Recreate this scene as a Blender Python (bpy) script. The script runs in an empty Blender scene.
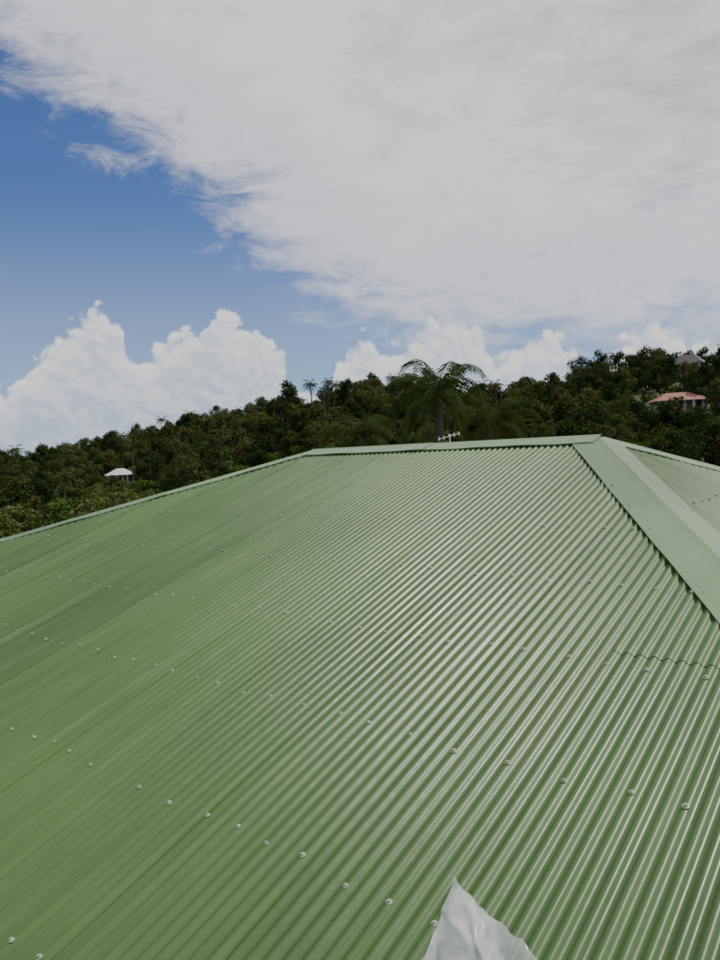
import bpy, math, random
import numpy as np
from mathutils import Vector, Matrix, noise
random.seed(7)
rnd=random.random
sc=bpy.context.scene
CAMZ=7.0
# ------------------------------------------------------------------ helpers
def link(o,parent=None):
    sc.collection.objects.link(o)
    if parent is not None: o.parent=parent
    return o
def mesh(name,V,F,mat=None,smooth=False,parent=None,do_link=True):
    me=bpy.data.meshes.new(name); me.from_pydata([tuple(v) for v in V],[],F); me.update()
    if mat: me.materials.append(mat)
    if smooth: me.polygons.foreach_set("use_smooth",[True]*len(me.polygons))
    o=bpy.data.objects.new(name,me)
    if do_link: link(o,parent)
    return o
def empty(name,loc=(0,0,0)):
    e=bpy.data.objects.new(name,None); e.location=loc; e.empty_display_size=.5; sc.collection.objects.link(e); return e
class NT:
    def __init__(s,nt): s.nt=nt; nt.nodes.clear()
    def n(s,t,**k):
        x=s.nt.nodes.new(t)
        for a,b in k.items(): setattr(x,a,b)
        return x
    def put(s,sock,v):
        if isinstance(v,bpy.types.NodeSocket): s.nt.links.new(v,sock)
        elif v is not None: sock.default_value=v
    def m(s,op,a,b=None,c=None,clamp=False):
        x=s.n('ShaderNodeMath',operation=op,use_clamp=clamp)
        s.put(x.inputs[0],a); s.put(x.inputs[1],b); s.put(x.inputs[2],c); return x.outputs[0]
    def v(s,op,a,b=None):
        x=s.n('ShaderNodeVectorMath',operation=op); s.put(x.inputs[0],a)
        if op=='SCALE': s.put(x.inputs[3],b)
        else: s.put(x.inputs[1],b)
        return x.outputs[0]
    def noise(s,vec,scale,detail=4,rough=.5,dist=0,col=False):
        x=s.n('ShaderNodeTexNoise'); s.put(x.inputs['Vector'],vec); x.inputs['Scale'].default_value=scale
        x.inputs['Detail'].default_value=detail; x.inputs['Roughness'].default_value=rough; x.inputs['Distortion'].default_value=dist
        return x.outputs['Color' if col else 'Fac']
    def ss(s,val,a,b,o0=0.,o1=1.,lin=False):
        x=s.n('ShaderNodeMapRange'); x.interpolation_type='LINEAR' if lin else 'SMOOTHSTEP'
        s.put(x.inputs[0],val)
        for i,q in zip((1,2,3,4),(a,b,o0,o1)): s.put(x.inputs[i],q)
        return x.outputs[0]
    def mix(s,f,a,b,mode='MIX'):
        x=s.n('ShaderNodeMix',data_type='RGBA',blend_type=mode)
        s.put(x.inputs[0],f); s.put(x.inputs[6],a); s.put(x.inputs[7],b); return x.outputs[2]
    def comb(s,x,y,z):
        c=s.n('ShaderNodeCombineXYZ'); s.put(c.inputs[0],x);s.put(c.inputs[1],y);s.put(c.inputs[2],z); return c.outputs[0]
    def curve(s,val,pts):
        x=s.n('ShaderNodeFloatCurve'); s.put(x.inputs['Value'],val)
        c=x.mapping.curves[0]
        while len(c.points)>2: c.points.remove(c.points[0])
        c.points[0].location=pts[0]; c.points[1].location=pts[-1]
        for p in pts[1:-1]: c.points.new(*p)
        x.mapping.use_clip=False
        x.mapping.update(); return x.outputs[0]
def mat_new(name):
    m=bpy.data.materials.new(name); m.use_nodes=True; T=NT(m.node_tree)
    out=T.n('ShaderNodeOutputMaterial'); p=T.n('ShaderNodeBsdfPrincipled'); T.nt.links.new(p.outputs[0],out.inputs[0])
    return m,T,p,out
def c4(c): return (c[0],c[1],c[2],1)
def simple(name,col,rough=.7,var=.25,scale=3,metal=0):
    m,T,p,o=mat_new(name); tc=T.n('ShaderNodeTexCoord').outputs['Object']
    f=T.ss(T.noise(tc,scale,4,.6),.3,.7,1-var,1+var,lin=True)
    T.put(p.inputs['Base Color'],T.v('SCALE',col[:3],f)); p.inputs['Roughness'].default_value=rough; p.inputs['Metallic'].default_value=metal
    return m
# ------------------------------------------------------------------ world
SUN_AZ,SUN_EL=76.,58.
w=bpy.data.worlds.new("World"); sc.world=w; w.use_nodes=True
T=NT(w.node_tree)
out=T.n('ShaderNodeOutputWorld'); bg=T.n('ShaderNodeBackground'); T.nt.links.new(bg.outputs[0],out.inputs[0])
bg.inputs[1].default_value=.1
sky=T.n('ShaderNodeTexSky',sky_type='NISHITA'); sky.sun_disc=False
sky.sun_elevation=math.radians(SUN_EL); sky.sun_rotation=math.radians(SUN_AZ); sky.air_density=1.0; sky.dust_density=.5; sky.ozone_density=2.0
D=T.n('ShaderNodeTexCoord').outputs['Generated']
sp=T.n('ShaderNodeSeparateXYZ'); T.put(sp.inputs[0],D); X,Y,Z=sp.outputs
az=T.m('MULTIPLY',T.m('ARCTAN2',X,Y),57.29578)
el=T.m('MULTIPLY',T.m('ARCSINE',Z),57.29578)
azn=T.m('DIVIDE',T.m('ADD',az,40.),80.,clamp=True)
def cv(pts): return [((a+40)/80.,e/40.) for a,e in pts]
elb=T.m('MULTIPLY',T.curve(azn,cv([(-40,33),(-30,30),(-24.3,27.0),(-16,21.5),(-6.8,16.3),(-1.7,12.2),(3.6,8.8),(12,7.6),(22,7.0),(40,7)])),40.)
mp=T.n('ShaderNodeMapping'); T.put(mp.inputs[0],D); mp.inputs['Rotation'].default_value=(0,math.radians(-14),0); mp.inputs['Scale'].default_value=(1.0,1.0,2.6)
PP=mp.outputs[0]
n1=T.noise(PP,2.2,3,.55,.5); n2=T.noise(PP,11,6,.68,.5)
dd=T.m('SUBTRACT',el,elb)
dd=T.m('ADD',dd,T.m('MULTIPLY',T.m('SUBTRACT',n1,.5),11.))
dd=T.m('ADD',dd,T.m('MULTIPLY',T.m('SUBTRACT',n2,.5),17.))
cov=T.ss(dd,-2.6,5.2)
cov=T.m('MULTIPLY',cov,T.ss(dd,2,15,.80,1.))
hb=T.ss(T.m('ADD',T.m('MULTIPLY',n2,.65),T.m('MULTIPLY',n1,.35)),.38,.62,8.3,12.2,lin=True)
hb=T.m('MULTIPLY',hb,T.ss(T.m('ADD',el,T.m('MULTIPLY',az,.55)),20,46,1.05,.78))
hb=T.m('MINIMUM',hb,10.2)
hcol=T.v('MULTIPLY',T.comb(hb,hb,hb),(.955,.955,1.0))
skc=T.v('MULTIPLY',sky.outputs[0],(.55,.70,1.12))
hazef=T.ss(el,-1,20,.8,0)
skc=T.mix(hazef,skc,(4.5,6.0,8.4,1))
c1=T.mix(cov,skc,hcol)
top=T.m('MULTIPLY',T.curve(azn,cv([(-40,7),(-33,9),(-29,6),(-26.1,5.6),(-24.2,7.4),(-21.2,10.6),(-18.4,11.0),(-17,9.0),(-16,8.0),(-14.9,9.1),(-12,10.4),(-9.7,10.8),(-7,9.9),(-5.6,8.2),(-4.7,5.7),(-3.2,4.5),(-1.9,5.4),(-1.2,8.0),(.8,9.4),(2.3,8.2),(3.9,8.5),(6.2,10.0),(9.3,9.2),(10.8,7.0),(13.8,8.3),(16.3,8.0),(17.4,6.0),(20.9,7.3),(26,7.0),(32,8.5),(40,6)])),40.)
warp=T.v('ADD',D,T.v('SCALE',T.noise(D,25,2,.5,col=True),.03))
def billow(vec):
    b=T.noise(vec,22,5,.6,.2)
    vo=T.n('ShaderNodeTexVoronoi',feature='F1'); T.put(vo.inputs['Vector'],vec); vo.inputs['Scale'].default_value=30
    vo2=T.n('ShaderNodeTexVoronoi',feature='F1'); T.put(vo2.inputs['Vector'],vec); vo2.inputs['Scale'].default_value=75
    r=T.m('MULTIPLY',T.m('SUBTRACT',b,.5),4.8)
    r=T.m('SUBTRACT',r,T.m('MULTIPLY',T.m('SUBTRACT',vo.outputs['Distance'],.45),2.2))
    return T.m('SUBTRACT',r,T.m('MULTIPLY',T.m('SUBTRACT',vo2.outputs['Distance'],.45),1.2))
b0=billow(warp); b1=billow(T.v('ADD',warp,(.006,0,.010)))
cd=T.m('ADD',T.m('SUBTRACT',top,el),b0)
cm=T.ss(cd,-.1,.75)
cm=T.m('MULTIPLY',cm,T.ss(el,-1.5,6.0,.25,1.))
lit=T.ss(T.m('SUBTRACT',b0,b1),-.9,.8,0,1)
depth=T.ss(cd,0,5,1.0,.0)
sh=T.m('ADD',T.m('MULTIPLY',lit,.6),T.m('MULTIPLY',depth,.45),clamp=True)
ccol=T.mix(sh,(5.9,6.9,8.6,1),(10.2,10.3,10.3,1))
c2=T.mix(cm,c1,ccol)
T.put(bg.inputs[0],c2)
# ------------------------------------------------------------------ sun
sd=Vector((math.sin(math.radians(SUN_AZ))*math.cos(math.radians(SUN_EL)),math.cos(math.radians(SUN_AZ))*math.cos(math.radians(SUN_EL)),math.sin(math.radians(SUN_EL))))
L=bpy.data.lights.new("sun","SUN"); L.energy=3.6; L.angle=math.radians(.5); L.color=(1,.96,.9)
lo=bpy.data.objects.new("sun",L); lo.rotation_euler=sd.to_track_quat('Z','Y').to_euler(); lo.location=(20,40,60); link(lo)
# ------------------------------------------------------------------ camera
p,ro=math.radians(2.23),math.radians(2.59)
Fw=Vector((0,math.cos(p),-math.sin(p))); U=Vector((0,math.sin(p),math.cos(p))); R=Vector((1,0,0))
cx=R*math.cos(ro)-U*math.sin(ro); cy=R*math.sin(ro)+U*math.cos(ro); cz=-Fw
M=Matrix((( cx.x,cy.x,cz.x,0),(cx.y,cy.y,cz.y,0),(cx.z,cy.z,cz.z,CAMZ),(0,0,0,1)))
cam=bpy.data.cameras.new("camera"); cam.sensor_fit='VERTICAL'; cam.sensor_height=36; cam.sensor_width=27; cam.lens=735/960*36
cam.clip_end=20000; cam.clip_start=.05
co=bpy.data.objects.new("camera",cam); co.matrix_world=M; link(co); sc.camera=co
# ------------------------------------------------------------------ roof
house=empty("metal_roof_house")
def paint_mat(name,base,rough,spec):
    m,T,p,o=mat_new(name)
    tc=T.n('ShaderNodeTexCoord').outputs['Object']
    at=T.n('ShaderNodeAttribute',attribute_name='sheet').outputs['Fac']
    uv=T.n('ShaderNodeAttribute',attribute_name='sd').outputs['Vector']
    big=T.noise(tc,.5,3,.55)
    st=T.noise(T.v('MULTIPLY',uv,(14.,.5,1.)),1.0,4,.6)
    f=T.ss(big,.3,.7,.85,1.15,lin=True)
    f=T.m('MULTIPLY',f,T.ss(st,.3,.75,.9,1.08,lin=True))
    f=T.m('MULTIPLY',f,T.ss(at,0,1,.90,1.08,lin=True))
    spk=T.ss(T.noise(tc,45,3,.7),.66,.74,1.,.8)
    f=T.m('MULTIPLY',f,spk)
    col=T.v('SCALE',base,f)
    dust=T.ss(T.noise(T.v('MULTIPLY',uv,(5.,.35,1.)),1.0,6,.68),.48,.78,0,.28)
    col=T.mix(dust,col,(.22,.27,.15,1))
    T.put(p.inputs['Base Color'],col)
    T.put(p.inputs['Roughness'],T.ss(st,.3,.7,rough-.05,rough+.1,lin=True))
    p.inputs['Specular IOR Level'].default_value=spec
    bp=T.n('ShaderNodeBump'); bp.inputs['Strength'].default_value=.15; bp.inputs['Distance'].default_value=.01; T.put(bp.inputs['Height'],T.noise(tc,9,2,.5)); T.nt.links.new(bp.outputs[0],p.inputs['Normal'])
    return m
M_roof=paint_mat("green_painted_steel",(.069,.134,.038),.33,.30)
M_cap=paint_mat("green_painted_cap",(.155,.235,.120),.42,.42)
DD=8.0; al=math.radians(40.55); tt=math.tan(math.radians(18.5)); k=.7253
n2d=np.array([math.sin(al),math.cos(al)]); r2d=np.array([-math.cos(al),math.sin(al)])
RZ=CAMZ+.0042*DD; a_=.9635*DD; b_=.4151*DD; DE=9.6
PITCH=.076; AMP=.0112
def plane(origin,along,down,slope):
    o=np.array([origin[0],origin[1],RZ]); a=np.array([along[0],along[1],0.]); d=np.array([down[0],down[1],-slope])
    nn=np.cross(a,d); nn/=np.linalg.norm(nn); 
    if nn[2]<0: nn=-nn
    def f(s,q,l=0.): return o+a*s+d*q+nn*l
    return f
def corr(name,f,s0,s1,k0,k1,dmax,lap=None,seed=0,rows=10):
    rg=random.Random(seed)
    V=[];F=[];A=[];SD=[]
    lo_=s0-k0*dmax; hi=s1+k1*dmax; sw=10*PITCH; NS=int(math.ceil((hi-lo_)/sw))
    for j in range(NS):
        st=lo_+j*sw; colr=rg.random(); ph=rg.random()*6; tilt=rg.uniform(.0004,.0010)
        if st>5.5: tilt=rg.uniform(.0006,.0022)
        pieces=[(None,None,0.)]
        if lap and st<lap[0]: pieces=[(None,lap[1]+.07,.0035),(lap[1]-.07,None,0.)]
        for (da,db,ll) in pieces:
            m=88; cols=[]
            for i in range(m+1):
                s=st-PITCH+i*PITCH/8
                if s<lo_+1e-3 or s>hi-1e-3: continue
                ds=0.
                if s<s0: ds=(s0-s)/k0
                elif s>s1: ds=(s-s1)/k1
                q0=ds if da is None else max(ds,da); q1=dmax if db is None else db
                if q1-q0<.01: continue
                g=(s-st)/sw
                h=AMP*math.cos(2*math.pi*s/PITCH)+tilt*(1-g)+ll
                base=len(V)
                for t in range(rows+1):
                    q=q0+(q1-q0)*t/rows
                    wv=.0020*math.sin(q*1.3+s*.35)+.0016*math.sin(q*3.1+s*1.4)+.0003*math.sin(q*4+ph)+.0026*math.sin(s*2.9+1.3*math.sin(s*.7))*min(1,max(0,(s-4)/4))
                    V.append(f(s,q,h+wv)); A.append(colr); SD.append((s,q,0))
                cols.append(base)
            for c0,c1_ in zip(cols,cols[1:]):
                for t in range(rows): F.append((c0+t,c1_+t,c1_+t+1,c0+t+1))
    o=mesh(name,V,F,M_roof,True,house)
    at=o.data.attributes.new('sheet','FLOAT','POINT'); at.data.foreach_set('value',A)
    at=o.data.attributes.new('sd','FLOAT_VECTOR','POINT'); at.data.foreach_set('vector',np.array(SD).ravel())
    return o
O0=n2d*DD
front=plane(O0,r2d,-n2d,tt)
corr("front_slope",front,b_,a_,k,1.0,DE,lap=(1.35,3.75),seed=3,rows=20)
back=plane(O0,r2d,n2d,tt)
corr("back_slope",back,b_,a_,k,1.0,DE,seed=4)
Bp=O0+r2d*b_; Ap=O0+r2d*a_
rend=plane(Bp,n2d,-r2d,tt/k)
corr("end_slope",rend,0,0,1/k,1/k,k*DE,seed=5)
lend=plane(Ap,n2d,r2d,tt)
corr("far_end_slope",lend,0,0,1.,1.,DE,seed=6)
def cap(name,P0,P1,nA,nB,width,lift,mat=M_cap,seglen=2.4,seed=1,wB=None):
    rg=random.Random(seed); P0=np.array(P0);P1=np.array(P1); Ld=P1-P0; Ln=np.linalg.norm(Ld); u=Ld/Ln
    def side(nn):
        s=np.cross(nn,u); s/=np.linalg.norm(s); 
        if s[2]>0: s=-s
        return s
    wB=wB or width
    sA,sB=side(nA),side(nB)
    nm=(nA+nB)/np.linalg.norm(nA+nB)
    V=[];F=[];A=[];SD=[]
    x=0;segs=[]
    while x<Ln-1e-3:
        segs.append((max(0,x-.12),min(Ln,x+seglen))); x+=seglen
    for si,(xa,xb) in enumerate(segs):
        ns=max(4,int((xb-xa)/.1)); cr=rg.random(); ph=rg.random()*7; b0=len(V)
        prof=[(-1.0,-.014),(-1.0,0),(-.75,0),(-.5,0),(-.25,0),(-.06,.0),(-.02,.006),(.02,.006),(.06,0),(.25,0),(.5,0),(.75,0),(1,0),(1.0,-.014)]
        for i in range(ns+1):
            q=xa+(xb-xa)*i/ns
            for (g,dz) in prof:
                s=sA if g<0 else sB; nn=nA if g<0 else nB
                if abs(g)<.03: nn=nm
                e=lift+ .004*(1-(q-xa)/(xb-xa)) + dz + (.0040*math.sin(q*4.1+ph+g*2)+.0030*math.sin(q*9.3+ph*3+g*3))*(abs(g)**1.2)
                V.append(P0+u*q+s*abs(g)*(width if g<0 else wB)+nn*e+ (nm*.004)); A.append(cr); SD.append((g,q,0))
        m=len(prof)
        for i in range(ns):
            for j in range(m-1):
                a=b0+i*m+j; F.append((a,a+1,a+m+1,a+m))
    o=mesh(name,V,F,mat,True,house)
    at=o.data.attributes.new('sheet','FLOAT','POINT'); at.data.foreach_set('value',A)
    at=o.data.attributes.new('sd','FLOAT_VECTOR','POINT'); at.data.foreach_set('vector',np.array(SD,dtype=float).ravel())
    try:
        o.data.set_sharp_from_angle(angle=math.radians(40))
    except Exception: pass
    return o
def nrm(f):
    a=f(1,0)-f(0,0); d=f(0,1)-f(0,0); x=np.cross(a,d); x/=np.linalg.norm(x); return x if x[2]>0 else -x
nF,nBk,nR,nL=nrm(front),nrm(back),nrm(rend),nrm(lend)
hipN=front(b_-k*DE,DE); hipL=front(a_+DE,DE); hipFR=back(b_-k*DE,DE); hipFL=back(a_+DE,DE)
PB=front(b_,0);PA=front(a_,0)
cap("near_hip_cap",PB,hipN,nF,nR,.30,.016,seed=1,wB=.26)
cap("left_hip_cap",PA,hipL,nF,nL,.17,.016,seed=2)
cap("far_hip_cap",PB,hipFR,nBk,nR,.22,.016,seed=3)
cap("back_left_hip_cap",PA,hipFL,nBk,nL,.2,.016,seed=4)
cap("ridge_cap",PB+(PB-PA)/np.linalg.norm(PB-PA)*.05,PA+(PA-PB)/np.linalg.norm(PB-PA)*.05,nF,nBk,.24,.024,seed=5)
M_screw=simple("screw_head",(.26,.34,.21),.35,.35,30)
V=[];F=[]
def screw(P,nn,s=1.):
    nn=nn/np.linalg.norm(nn); a=np.cross(nn,[0.3,1,0]); a/=np.linalg.norm(a); b=np.cross(nn,a)
    rings=[(.0155,0),(.0145,.0025),(.009,.004),(.0075,.005),(.007,.011),(.004,.0125)]
    b0=len(V); N=8; th=rnd()
    for rr,h in rings:
        for i in range(N):
            an=2*math.pi*i/N+th; V.append(P+(a*math.cos(an)+b*math.sin(an))*rr*s+nn*h*s)
    for j in range(len(rings)-1):
        for i in range(N): F.append((b0+j*N+i,b0+j*N+(i+1)%N,b0+(j+1)*N+(i+1)%N,b0+(j+1)*N+i))
    F.append(tuple(b0+(len(rings)-1)*N+i for i in range(N)))
def screw_rows(f,s0,s1,k0,k1,dmax,nn):
    spacing=.109*DD
    d=.713*DD-spacing*6
    while d<dmax:
        lo_=s0-k0*d+.35; hi=s1+k1*d-.25
        i=math.ceil(lo_/PITCH)
        while i*PITCH<hi:
            if rnd()<.96: screw(f(i*PITCH,d+(rnd()-.5)*.05,AMP+.001),nn+np.array([rnd()-.5,rnd()-.5,0])*.14,.85+.3*rnd())
            i+= (4,3,3,4)[int(rnd()*4)]
        d+=spacing
screw_rows(front,b_,a_,k,1,DE,nF); screw_rows(rend,0,0,1/k,1/k,k*DE,nR)
for (P0,P1,sd_,nn,wd) in ((PB,hipN,1,nF,.25),(PA,hipL,1,nF,.14)):
    u=(P1-P0)/np.linalg.norm(P1-P0); s=np.cross(nn,u); s/=np.linalg.norm(s); s=s if s[2]<0 else -s
    q=.5
    while q<np.linalg.norm(P1-P0): screw(P0+u*q+s*wd+nn*.021,nn,.8); q+=.55
mesh("roof_screws",V,F,M_screw,False,house)
M_wall=simple("painted_render",(.62,.58,.48),.85); M_white=simple("white_trim",(.75,.75,.72),.5,.08); M_glass,Tg,pg,og=mat_new("window_glass"); pg.inputs['Base Color'].default_value=(.03,.04,.05,1); pg.inputs['Roughness'].default_value=.08
def boxes(name,L_,mat,parent):
    V=[];F=[]
    for (o,ax,ay,x0,x1,y0,y1,z0,z1) in L_:
        b=len(V)
        for z in (z0,z1):
            for x,y in ((x0,y0),(x1,y0),(x1,y1),(x0,y1)):
                q=np.array(o)+np.array(ax)*x+np.array(ay)*y; V.append((q[0],q[1],z))
        F+= [tuple(b+i for i in f) for f in ((3,2,1,0),(4,5,6,7),(0,1,5,4),(1,2,6,5),(2,3,7,6),(3,0,4,7))]
    return mesh(name,V,F,mat,False,parent)
ez=RZ-tt*DE; e=.6
x0,x1=b_-k*DE+e,a_+DE-e; y0,y1=-DE+e,DE-e
G0=-.2
boxes("walls",[(O0,r2d,n2d,x0,x1,y0,y0+.2,G0,ez+.1),(O0,r2d,n2d,x0,x1,y1-.2,y1,G0,ez+.1),(O0,r2d,n2d,x0,x0+.2,y0+.2,y1-.2,G0,ez+.1),(O0,r2d,n2d,x1-.2,x1,y0+.2,y1-.2,G0,ez+.1)],M_wall,house)
boxes("fascia_gutter",[(O0,r2d,n2d,x0-e,x1+e,y0-e-.1,y0-e+.02,ez-.2,ez-.03),(O0,r2d,n2d,x0-e,x1+e,y1+e-.02,y1+e+.1,ez-.2,ez-.03),(O0,r2d,n2d,x0-e-.1,x0-e+.0,y0-e+.02,y1+e-.02,ez-.2,ez-.03),(O0,r2d,n2d,x1+e,x1+e+.1,y0-e+.02,y1+e-.02,ez-.2,ez-.03)],M_white,house)
W=[]
for i in range(5):
    xx=x0+2+i*3.6
    W+=[(O0,r2d,n2d,xx,xx+1.4,y0-.02,y0+.05,1,2.3),(O0,r2d,n2d,xx,xx+1.4,y1-.05,y1+.02,1,2.3)]
boxes("windows",W,M_glass,house)
# ------------------------------------------------------------------ plastic sheet
mp_,Tp,pp,op=mat_new("clear_plastic")
tcp=Tp.n('ShaderNodeTexCoord').outputs['Object']
pp.inputs['Base Color'].default_value=(.56,.60,.57,1); pp.inputs['Roughness'].default_value=.25
tr=Tp.n('ShaderNodeBsdfTranslucent'); tr.inputs[0].default_value=(.6,.62,.6,1)
tp=Tp.n('ShaderNodeBsdfTransparent')
m1=Tp.n('ShaderNodeMixShader'); m1.inputs[0].default_value=.2; Tp.nt.links.new(pp.outputs[0],m1.inputs[1]); Tp.nt.links.new(tr.outputs[0],m1.inputs[2])
m2=Tp.n('ShaderNodeMixShader'); Tp.put(m2.inputs[0],Tp.ss(Tp.noise(tcp,7,4,.5),.35,.65,.12,.5)); Tp.nt.links.new(m1.outputs[0],m2.inputs[1]); Tp.nt.links.new(tp.outputs[0],m2.inputs[2]); Tp.nt.links.new(m2.outputs[0],op.inputs[0])
P0=np.array([.316,2.968]);P1=np.array([.536,2.592]);P2=np.array([.163,2.693])
def roofz(x,y):
    d=DD-(n2d[0]*x+n2d[1]*y); return RZ-tt*d
V=[];F=[];N=60
for i in range(N+1):
    for j in range(N+1):
        u_,v_=i/N*2.0,j/N*2.2
        q=P0+(P1-P0)*u_+(P2-P0)*v_
        h=.018+.02*math.exp(-((u_-v_*.9-.12)/.10)**2)*min(1,(u_+v_)*2)+.03*max(0,noise.noise(Vector((u_*1.7,v_*1.7,4))))+.022*abs(noise.noise(Vector((u_*6,v_*3,1))))+.008*abs(noise.noise(Vector((u_*14,v_*9,3))))+.035*math.exp(-(u_+v_)*5)
        q=q+np.array([.02,.012])*noise.noise(Vector((u_*4,v_*4,7)))
        V.append((q[0],q[1],roofz(*q)+h))
for i in range(N):
    for j in range(N): a=i*(N+1)+j; F.append((a,a+1,a+N+2,a+N+1))
mesh("plastic_sheet",V,F,mp_,True)
# ------------------------------------------------------------------ terrain
RP=[(-180,300,9),(-90,320,8),(-45,330,3),(-30,320,1.5),(-24,300,3.6),(-20,280,6.6),(-14.5,250,11.2),(-9,230,13.8),(-4.7,210,15.6),(3,180,16.8),(9.3,180,13.8),(14,175,12.2),(18,180,16.0),(23,190,19.0),(28,195,19.5),(34,190,19),(60,200,14),(110,300,10),(180,300,9)]
RA=[q[0] for q in RP];RR=[q[1] for q in RP];RH=[q[2] for q in RP]
def sm(t): t=max(0,min(1,t)); return t*t*(3-2*t)
def terr(x,y):
    r=math.hypot(x,y); az=math.degrees(math.atan2(x,y))
    Rr=np.interp(az,RA,RR); H=np.interp(az,RA,RH)
    t=(r/Rr-.3)/.7
    z=H*sm(t)
    if r>Rr: z=H*(1-.85*sm((r/Rr-1)/2.0))
    nz=noise.fractal(Vector((x*.012,y*.012,3)),1,2,4)
    z+=nz*2.2*sm((r-45)/60)
    return z
def tgrid():
    V=[];F=[]
    rs=[0.5,8,16,24,32,40,48]+[48+6*i for i in range(1,60)]+[408*1.12**i for i in range(1,26)]
    NA=360
    for r in rs:
        for i in range(NA):
            a=2*math.pi*i/NA; x,y=r*math.sin(a),r*math.cos(a)
            V.append((x,y,terr(x,y) if r<1500 else terr(x,y)*max(0,1-(r-1500)/1500)))
    F.append(tuple(range(NA)))
    for j in range(len(rs)-1):
        for i in range(NA):
            a=j*NA+i;b=j*NA+(i+1)%NA; F.append((a,a+NA,b+NA,b))
    return V,F
mt,Tt,pt_,ot=mat_new("grassy_ground"); tc=Tt.n('ShaderNodeTexCoord').outputs['Object']
g=Tt.mix(Tt.ss(Tt.noise(tc,.03,4,.6),.4,.6),(.040,.068,.02,1),(.075,.108,.03,1)); g=Tt.mix(Tt.ss(Tt.noise(tc,1.2,4,.7),.45,.7,0,.6),g,(.08,.08,.04,1))
Tt.put(pt_.inputs['Base Color'],g); pt_.inputs['Roughness'].default_value=.95
V,F=tgrid(); mesh("ground",V,F,mt,True)
# ------------------------------------------------------------------ foliage
def leaf_mat(name,cols,trans=.2):
    m,T,p,o=mat_new(name)
    rn=T.n('ShaderNodeObjectInfo').outputs['Random']
    c=T.n('ShaderNodeValToRGB'); T.put(c.inputs[0],rn); e=c.color_ramp.elements; e[0].color=c4(cols[0]); e[1].color=c4(cols[2]); x=e.new(.55); x.color=c4(cols[1])
    d=T.n('ShaderNodeBsdfDiffuse'); T.put(d.inputs[0],c.outputs[0])
    tr=T.n('ShaderNodeBsdfTranslucent'); T.put(tr.inputs[0],T.v('MULTIPLY',c.outputs[0],(1.2,1.4,.5)))
    mx=T.n('ShaderNodeMixShader'); mx.inputs[0].default_value=trans; T.nt.links.new(d.outputs[0],mx.inputs[1]); T.nt.links.new(tr.outputs[0],mx.inputs[2]); T.nt.links.new(mx.outputs[0],o.inputs[0])
    return m
M_leaf=leaf_mat("dark_foliage",((.022,.040,.015),(.042,.064,.020),(.095,.105,.04)),.18)
M_bush=leaf_mat("light_foliage",((.045,.08,.02),(.08,.12,.03),(.12,.13,.05)))
M_palm=leaf_mat("palm_foliage",((.05,.07,.025),(.07,.09,.035),(.10,.10,.04)),.25)
M_palm2=leaf_mat("near_palm_foliage",((.055,.078,.026),(.06,.08,.03),(.065,.08,.03)),.25)
M_bark=simple("bark",(.09,.075,.055),.9)
def tube(V,F,pts,rads,N=6):
    b0=len(V)
    for i,(q,r) in enumerate(zip(pts,rads)):
        d=(pts[min(i+1,len(pts)-1)]-pts[max(i-1,0)]).normalized(); a=d.orthogonal().normalized(); b=d.cross(a)
        for j in range(N):
            an=2*math.pi*j/N; V.append(q+(a*math.cos(an)+b*math.sin(an))*r)
    for i in range(len(pts)-1):
        for j in range(N): F.append((b0+i*N+j,b0+i*N+(j+1)%N,b0+(i+1)*N+(j+1)%N,b0+(i+1)*N+j))
def two_mat(name,V,F,V2,F2,ma,mb):
    b=len(V); me=bpy.data.meshes.new(name); me.from_pydata([tuple(v) for v in V]+[tuple(v) for v in V2],[],F+[tuple(i+b for i in f) for f in F2])
    me.materials.append(ma); me.materials.append(mb)
    me.polygons.foreach_set("material_index",[0]*len(F)+[1]*len(F2)); me.update()
    return bpy.data.objects.new(name,me)
def tree(name,H,Wd,nc,nl,ls,seed,mat,trunk=.35,flat=.55):
    rg=random.Random(seed); V=[];F=[];V2=[];F2=[]
    th=H*trunk; top=Vector((rg.uniform(-.3,.3),rg.uniform(-.3,.3),th))
    tube(V,F,[Vector((0,0,-1)),top*.5,top],[.035*H,.025*H,.02*H])
    for c in range(nc):
        an=rg.random()*6.283; rr=Wd*.5*math.sqrt(rg.random())*.8; hh=rg.random()
        prof=math.sqrt(max(.05,1-(hh*2-.9)**2/1.3))
        cc=Vector((math.cos(an)*rr*prof,math.sin(an)*rr*prof,th*.9+(H-th)*(.12+.8*hh)))
        cr=Wd*rg.uniform(.12,.22)
        mid=(top+cc)*.5+Vector((0,0,-.1*H)); tube(V,F,[top*.85,mid,cc],[.014*H,.009*H,.004*H],4)
        for i in range(nl//nc):
            d=Vector((rg.gauss(0,1),rg.gauss(0,1),rg.gauss(0,1))).normalized()
            q=cc+Vector((d.x,d.y,d.z*flat*1.2))*cr*rg.uniform(.55,1.12)
            nn=(d+Vector((rg.gauss(0,.6),rg.gauss(0,.6),rg.gauss(.3,.6)))).normalized(); a=nn.orthogonal().normalized(); a=Matrix.Rotation(rg.random()*6.28,3,nn)@a; b=nn.cross(a)
            s=ls*rg.uniform(.6,1.3); b0=len(V2)
            V2+= [q-a*s,q-b*s*.45+a*s*.1,q+a*s,q+b*s*.45]; F2.append((b0,b0+1,b0+2,b0+3))
    return two_mat(name,V,F,V2,F2,M_bark,mat)
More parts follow.
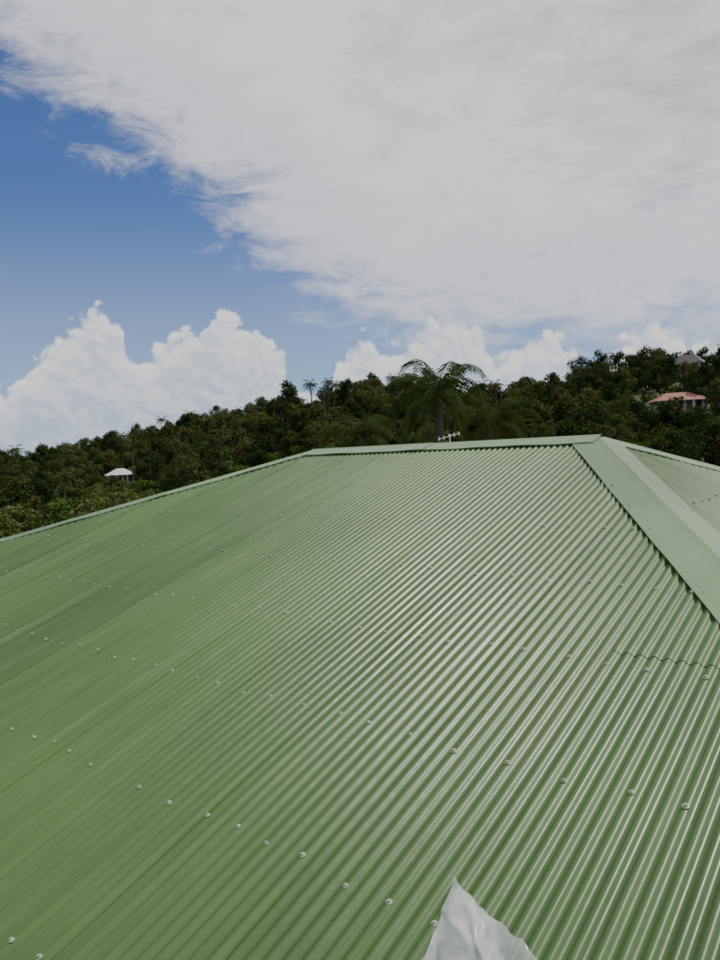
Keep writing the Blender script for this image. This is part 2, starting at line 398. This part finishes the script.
def palm(name,H,seed,nf=20,fl=3.4,nleaf=34,curl=5.0,lw=.032,mat=None,lean_=.9):
    rg=random.Random(seed); V=[];F=[];V2=[];F2=[]
    lean=Vector((rg.uniform(-1,1),rg.uniform(-1,1),0))*lean_
    pts=[Vector((lean.x*(t/8)**2,lean.y*(t/8)**2,H*t/8-(1 if t==0 else 0))) for t in range(9)]
    tube(V,F,pts,[.22-.011*i for i in range(9)],8); top=pts[-1]
    for f in range(nf):
        an=f*2.39996+rg.uniform(-.3,.3); up=math.radians(82-100*(f/nf)+rg.uniform(-12,12))
        h=Vector((math.cos(an),math.sin(an),0)); L_=fl*rg.uniform(.75,1.15); cu=curl*rg.uniform(.75,1.25)
        q=top.copy(); pp_=[q.copy()]; dirs=[]; ang=up
        for s in range(14):
            d=h*math.cos(ang)+Vector((0,0,1))*math.sin(ang); dirs.append(d); q=q+d*L_/14; pp_.append(q.copy()); ang-=math.radians(cu+s*.75)
            ang=max(ang,math.radians(-80))
        tube(V2,F2,pp_,[.03*(1-i/16) for i in range(15)],4)
        side=h.cross(Vector((0,0,1)))
        for i in range(nleaf):
            t=.15+.85*i/nleaf; x=t*14; i0=min(13,int(x)); q=pp_[i0].lerp(pp_[i0+1],x-i0); d=dirs[i0]
            ll=fl*.2*math.sin(math.pi*min(1,(t*.8+.15)))**.6*rg.uniform(.7,1.15)+.08
            for sg in (-1,1):
                v=(side*sg*.7+d*.6+Vector((0,0,-.45+rg.uniform(-.3,.2)))).normalized()
                tip=q+v*ll+Vector((0,0,-.12*ll)); wv=d*lw; b0=len(V2); mid=q+v*ll*.5
                V2+=[q-wv*.5,q+wv*.5,mid+wv,tip,mid-wv]; F2.append((b0,b0+1,b0+2,b0+3,b0+4))
    return two_mat(name,V,F,V2,F2,M_bark,mat or M_palm)
col=bpy.data.collections.new("tree_prototypes")
protos=[]
for i in range(5): protos.append(tree("broadleaf_%d"%i,rnd()*2.5+6.5,rnd()*2.5+6,16,1500,.27,10+i,M_leaf,trunk=.28))
protos.append(tree("broadleaf_5",11,5.5,16,1600,.27,31,M_leaf,trunk=.3,flat=.8))
protos.append(tree("broadleaf_6",4.2,5,12,1100,.23,32,M_bush,trunk=.1))
protos.append(tree("broadleaf_7",3.2,4.5,10,1000,.2,33,M_bush,trunk=.1))
protos.append(palm("broadleaf_8",8.5,4,16,3.0,16,lw=.06)); protos.append(palm("broadleaf_9",10,5,16,3.0,16,lw=.06))  # these two prototypes are palms, sorted last by name
for o in protos: col.objects.link(o)
houses=[(23.5,132),(24.3,188),(-24.8,135),(-18,150)]
hp=[(d*math.sin(math.radians(a)),d*math.cos(math.radians(a)),a,d) for a,d in houses]
clear=[(3.5,24),(3.5,30),(3.,20),(2.5,22)]
pts=[];rot=[];scl=[];idx=[]
def addt(x,y,i,s):
    pts.append((x,y,terr(x,y)-.3)); rot.append((rnd()*.1-.05,rnd()*.1-.05,rnd()*6.28)); scl.append(s); idx.append(i)
tries=0
while tries<9500:
    tries+=1
    a=random.uniform(-55,55); r=math.sqrt(random.uniform(58**2,340**2)); x,y=r*math.sin(math.radians(a)),r*math.cos(math.radians(a))
    Rr=np.interp(a,RA,RR)
    if r>Rr*1.12: continue
    bad=False
    for (hx,hy,ha,hd),(cw,cl) in zip(hp,clear):
        if abs(a-ha)*hd/57.3<cw+2 and hd-cl<r<hd+6: bad=True
    if bad: 
        if rnd()<.75 and min(math.hypot(x-h[0],y-h[1]) for h in hp)>5.5: addt(x,y,random.choice((7,2,3,6)),random.uniform(.28,.44))
        continue
    fld=noise.noise(Vector((x*.02,y*.02,9)))
    if r<130 and a<0:
        if rnd()<.45: addt(x,y,random.choice((6,7,6)),random.uniform(.6,1.2)); continue
        if fld>.1: continue
    if a>17.5 and 112<r<158 and rnd()<.66:
        if rnd()<.4: addt(x,y,random.choice((7,6)),random.uniform(.3,.7)); 
        continue
    q=rnd()
    if q<.065: addt(x,y,random.choice((8,9)),random.uniform(.65,.95))
    elif q<.19: addt(x,y,6,random.uniform(.7,1.3))
    else:
        s=random.uniform(.4,.95)
        if rnd()<.07: s*=1.25
        addt(x,y,random.randrange(6) if rnd()<.9 else 5,s)
def inst(name,pts,rot,scl,idx):
    me=bpy.data.meshes.new(name); me.from_pydata(pts,[],[])
    a=me.attributes.new('rot','FLOAT_VECTOR','POINT'); a.data.foreach_set('vector',np.array(rot).ravel())
    a=me.attributes.new('scl','FLOAT','POINT'); a.data.foreach_set('value',scl)
    a=me.attributes.new('idx','INT','POINT'); a.data.foreach_set('value',idx)
    o=bpy.data.objects.new(name,me); link(o)
    ng=bpy.data.node_groups.new(name,'GeometryNodeTree')
    ng.interface.new_socket('Geometry',in_out='INPUT',socket_type='NodeSocketGeometry'); ng.interface.new_socket('Geometry',in_out='OUTPUT',socket_type='NodeSocketGeometry')
    N=ng.nodes; Lk=ng.links.new; gi=N.new('NodeGroupInput'); go=N.new('NodeGroupOutput'); ip=N.new('GeometryNodeInstanceOnPoints'); ci=N.new('GeometryNodeCollectionInfo')
    ci.inputs[0].default_value=col; ci.inputs['Separate Children'].default_value=True; ci.inputs['Reset Children'].default_value=True
    def at(nm,t):
        x=N.new('GeometryNodeInputNamedAttribute'); x.data_type=t; x.inputs[0].default_value=nm; return x.outputs[0]
    Lk(gi.outputs[0],ip.inputs['Points']); Lk(ci.outputs[0],ip.inputs['Instance']); ip.inputs['Pick Instance'].default_value=True
    Lk(at('idx','INT'),ip.inputs['Instance Index']); Lk(at('rot','FLOAT_VECTOR'),ip.inputs['Rotation']); Lk(at('scl','FLOAT'),ip.inputs['Scale']); Lk(ip.outputs[0],go.inputs[0])
    md=o.modifiers.new('scatter','NODES'); md.node_group=ng
    return o
inst("hillside_trees",pts,rot,scl,idx)
for (a,d,cz_,sd_,nf,fl) in ((6.4,27,9.1,11,18,2.9),(0.4,33,7.9,12,18,2.8),(10.8,34,8.2,13,18,2.8)):
    x,y=d*math.sin(math.radians(a)),d*math.cos(math.radians(a))
    o=palm("coconut_palm",cz_-.3,sd_,nf,fl,36,curl=6.0,lw=.024,mat=M_palm2,lean_=.3); o.location=(x,y,0); link(o)
for (a,d,H,Wd,sd_) in ((16.8,172,11,6,41),(18.3,174,11.5,5.0,42),(15.0,165,9,2.8,43),(21.0,180,9,4.5,44),(-10.8,225,10,5,45),(-21.5,270,9,8,46)):
    x,y=d*math.sin(math.radians(a)),d*math.cos(math.radians(a))
    o=tree("broadleaf_tree",H,Wd,16,2200,.22,sd_,M_leaf,trunk=.35,flat=.8); o.location=(x,y,terr(x,y)-.3); link(o)
# ------------------------------------------------------------------ small houses
def bhouse(name,x,y,rotz,w_,d_,h,rh,roofc,wallc,dz=0):
    z=terr(x,y)-.3+dz
    e=empty(name,(x,y,z)); e.rotation_euler=(0,0,rotz)
    mr=simple(name+"_roof",roofc,.6); mw=simple(name+"_wall",wallc,.8,.1)
    a,b=w_/2,d_/2; O=(0,0)
    boxes("walls",[(O,(1,0),(0,1),-a,a,-b,b,-1-dz,h)],mw,e)
    o=.5; rr=a-b*.8
    V=[(-a-o,-b-o,h-.1),(a+o,-b-o,h-.1),(a+o,b+o,h-.1),(-a-o,b+o,h-.1),(-rr,0,h+rh),(rr,0,h+rh)]
    mesh("roof",V,[(0,1,5,4),(1,2,5),(2,3,4,5),(3,0,4),(3,2,1,0)],mr,False,e)
    W=[]
    for xx in (-a*.75,-a*.2,a*.55): W.append((O,(1,0),(0,1),xx,xx+w_*.12,-b-.03,-b+.02,.9,2.1))
    boxes("windows",W,M_glass,e)
    boxes("door",[(O,(1,0),(0,1),a*.15,a*.15+.9,-b-.04,-b+.02,0,2.1)],M_bark,e)
    boxes("veranda_posts",[(O,(1,0),(0,1),xx,xx+.12,-b-.45,-b-.33,-1-dz,h-.1) for xx in (-a,-a*.3,a*.4,a-.12)],M_white,e)
R_=math.radians
bhouse("red_roof_house",hp[0][0],hp[0][1],R_(-5),7.5,5.,2.2,1.3,(.22,.065,.045),(.42,.40,.35),-.1)
bhouse("hilltop_house",hp[1][0],hp[1][1],R_(-40),6.5,5,2.6,2.2,(.05,.05,.055),(.13,.115,.10),2.2)
bhouse("white_roof_house",hp[2][0],hp[2][1],R_(20),6,4.5,2.2,.5,(.45,.45,.45),(.30,.30,.27),.3)
bhouse("white_cottage",hp[3][0],hp[3][1],R_(20),5,4.5,2.3,1.1,(.45,.45,.45),(.45,.45,.42),.8)
x,y=22*math.sin(R_(7.1)),22*math.cos(R_(7.1))
V=[];F=[]
tube(V,F,[Vector((x,y,0)),Vector((x,y,7.4))],[.02,.02],6)
tube(V,F,[Vector((x-.35,y,7.25)),Vector((x+.3,y,7.4))],[.012,.012],5)
for i in range(5):
    q=Vector((x-.32+.15*i,y,7.26+.033*i)); tube(V,F,[q-Vector((.02,.25,.06)),q+Vector((.02,.25,.06))],[.008,.008],4)
mesh("tv_antenna",V,F,simple("aluminium",(.75,.75,.75),.35,.05),False)
print("trees",len(pts))
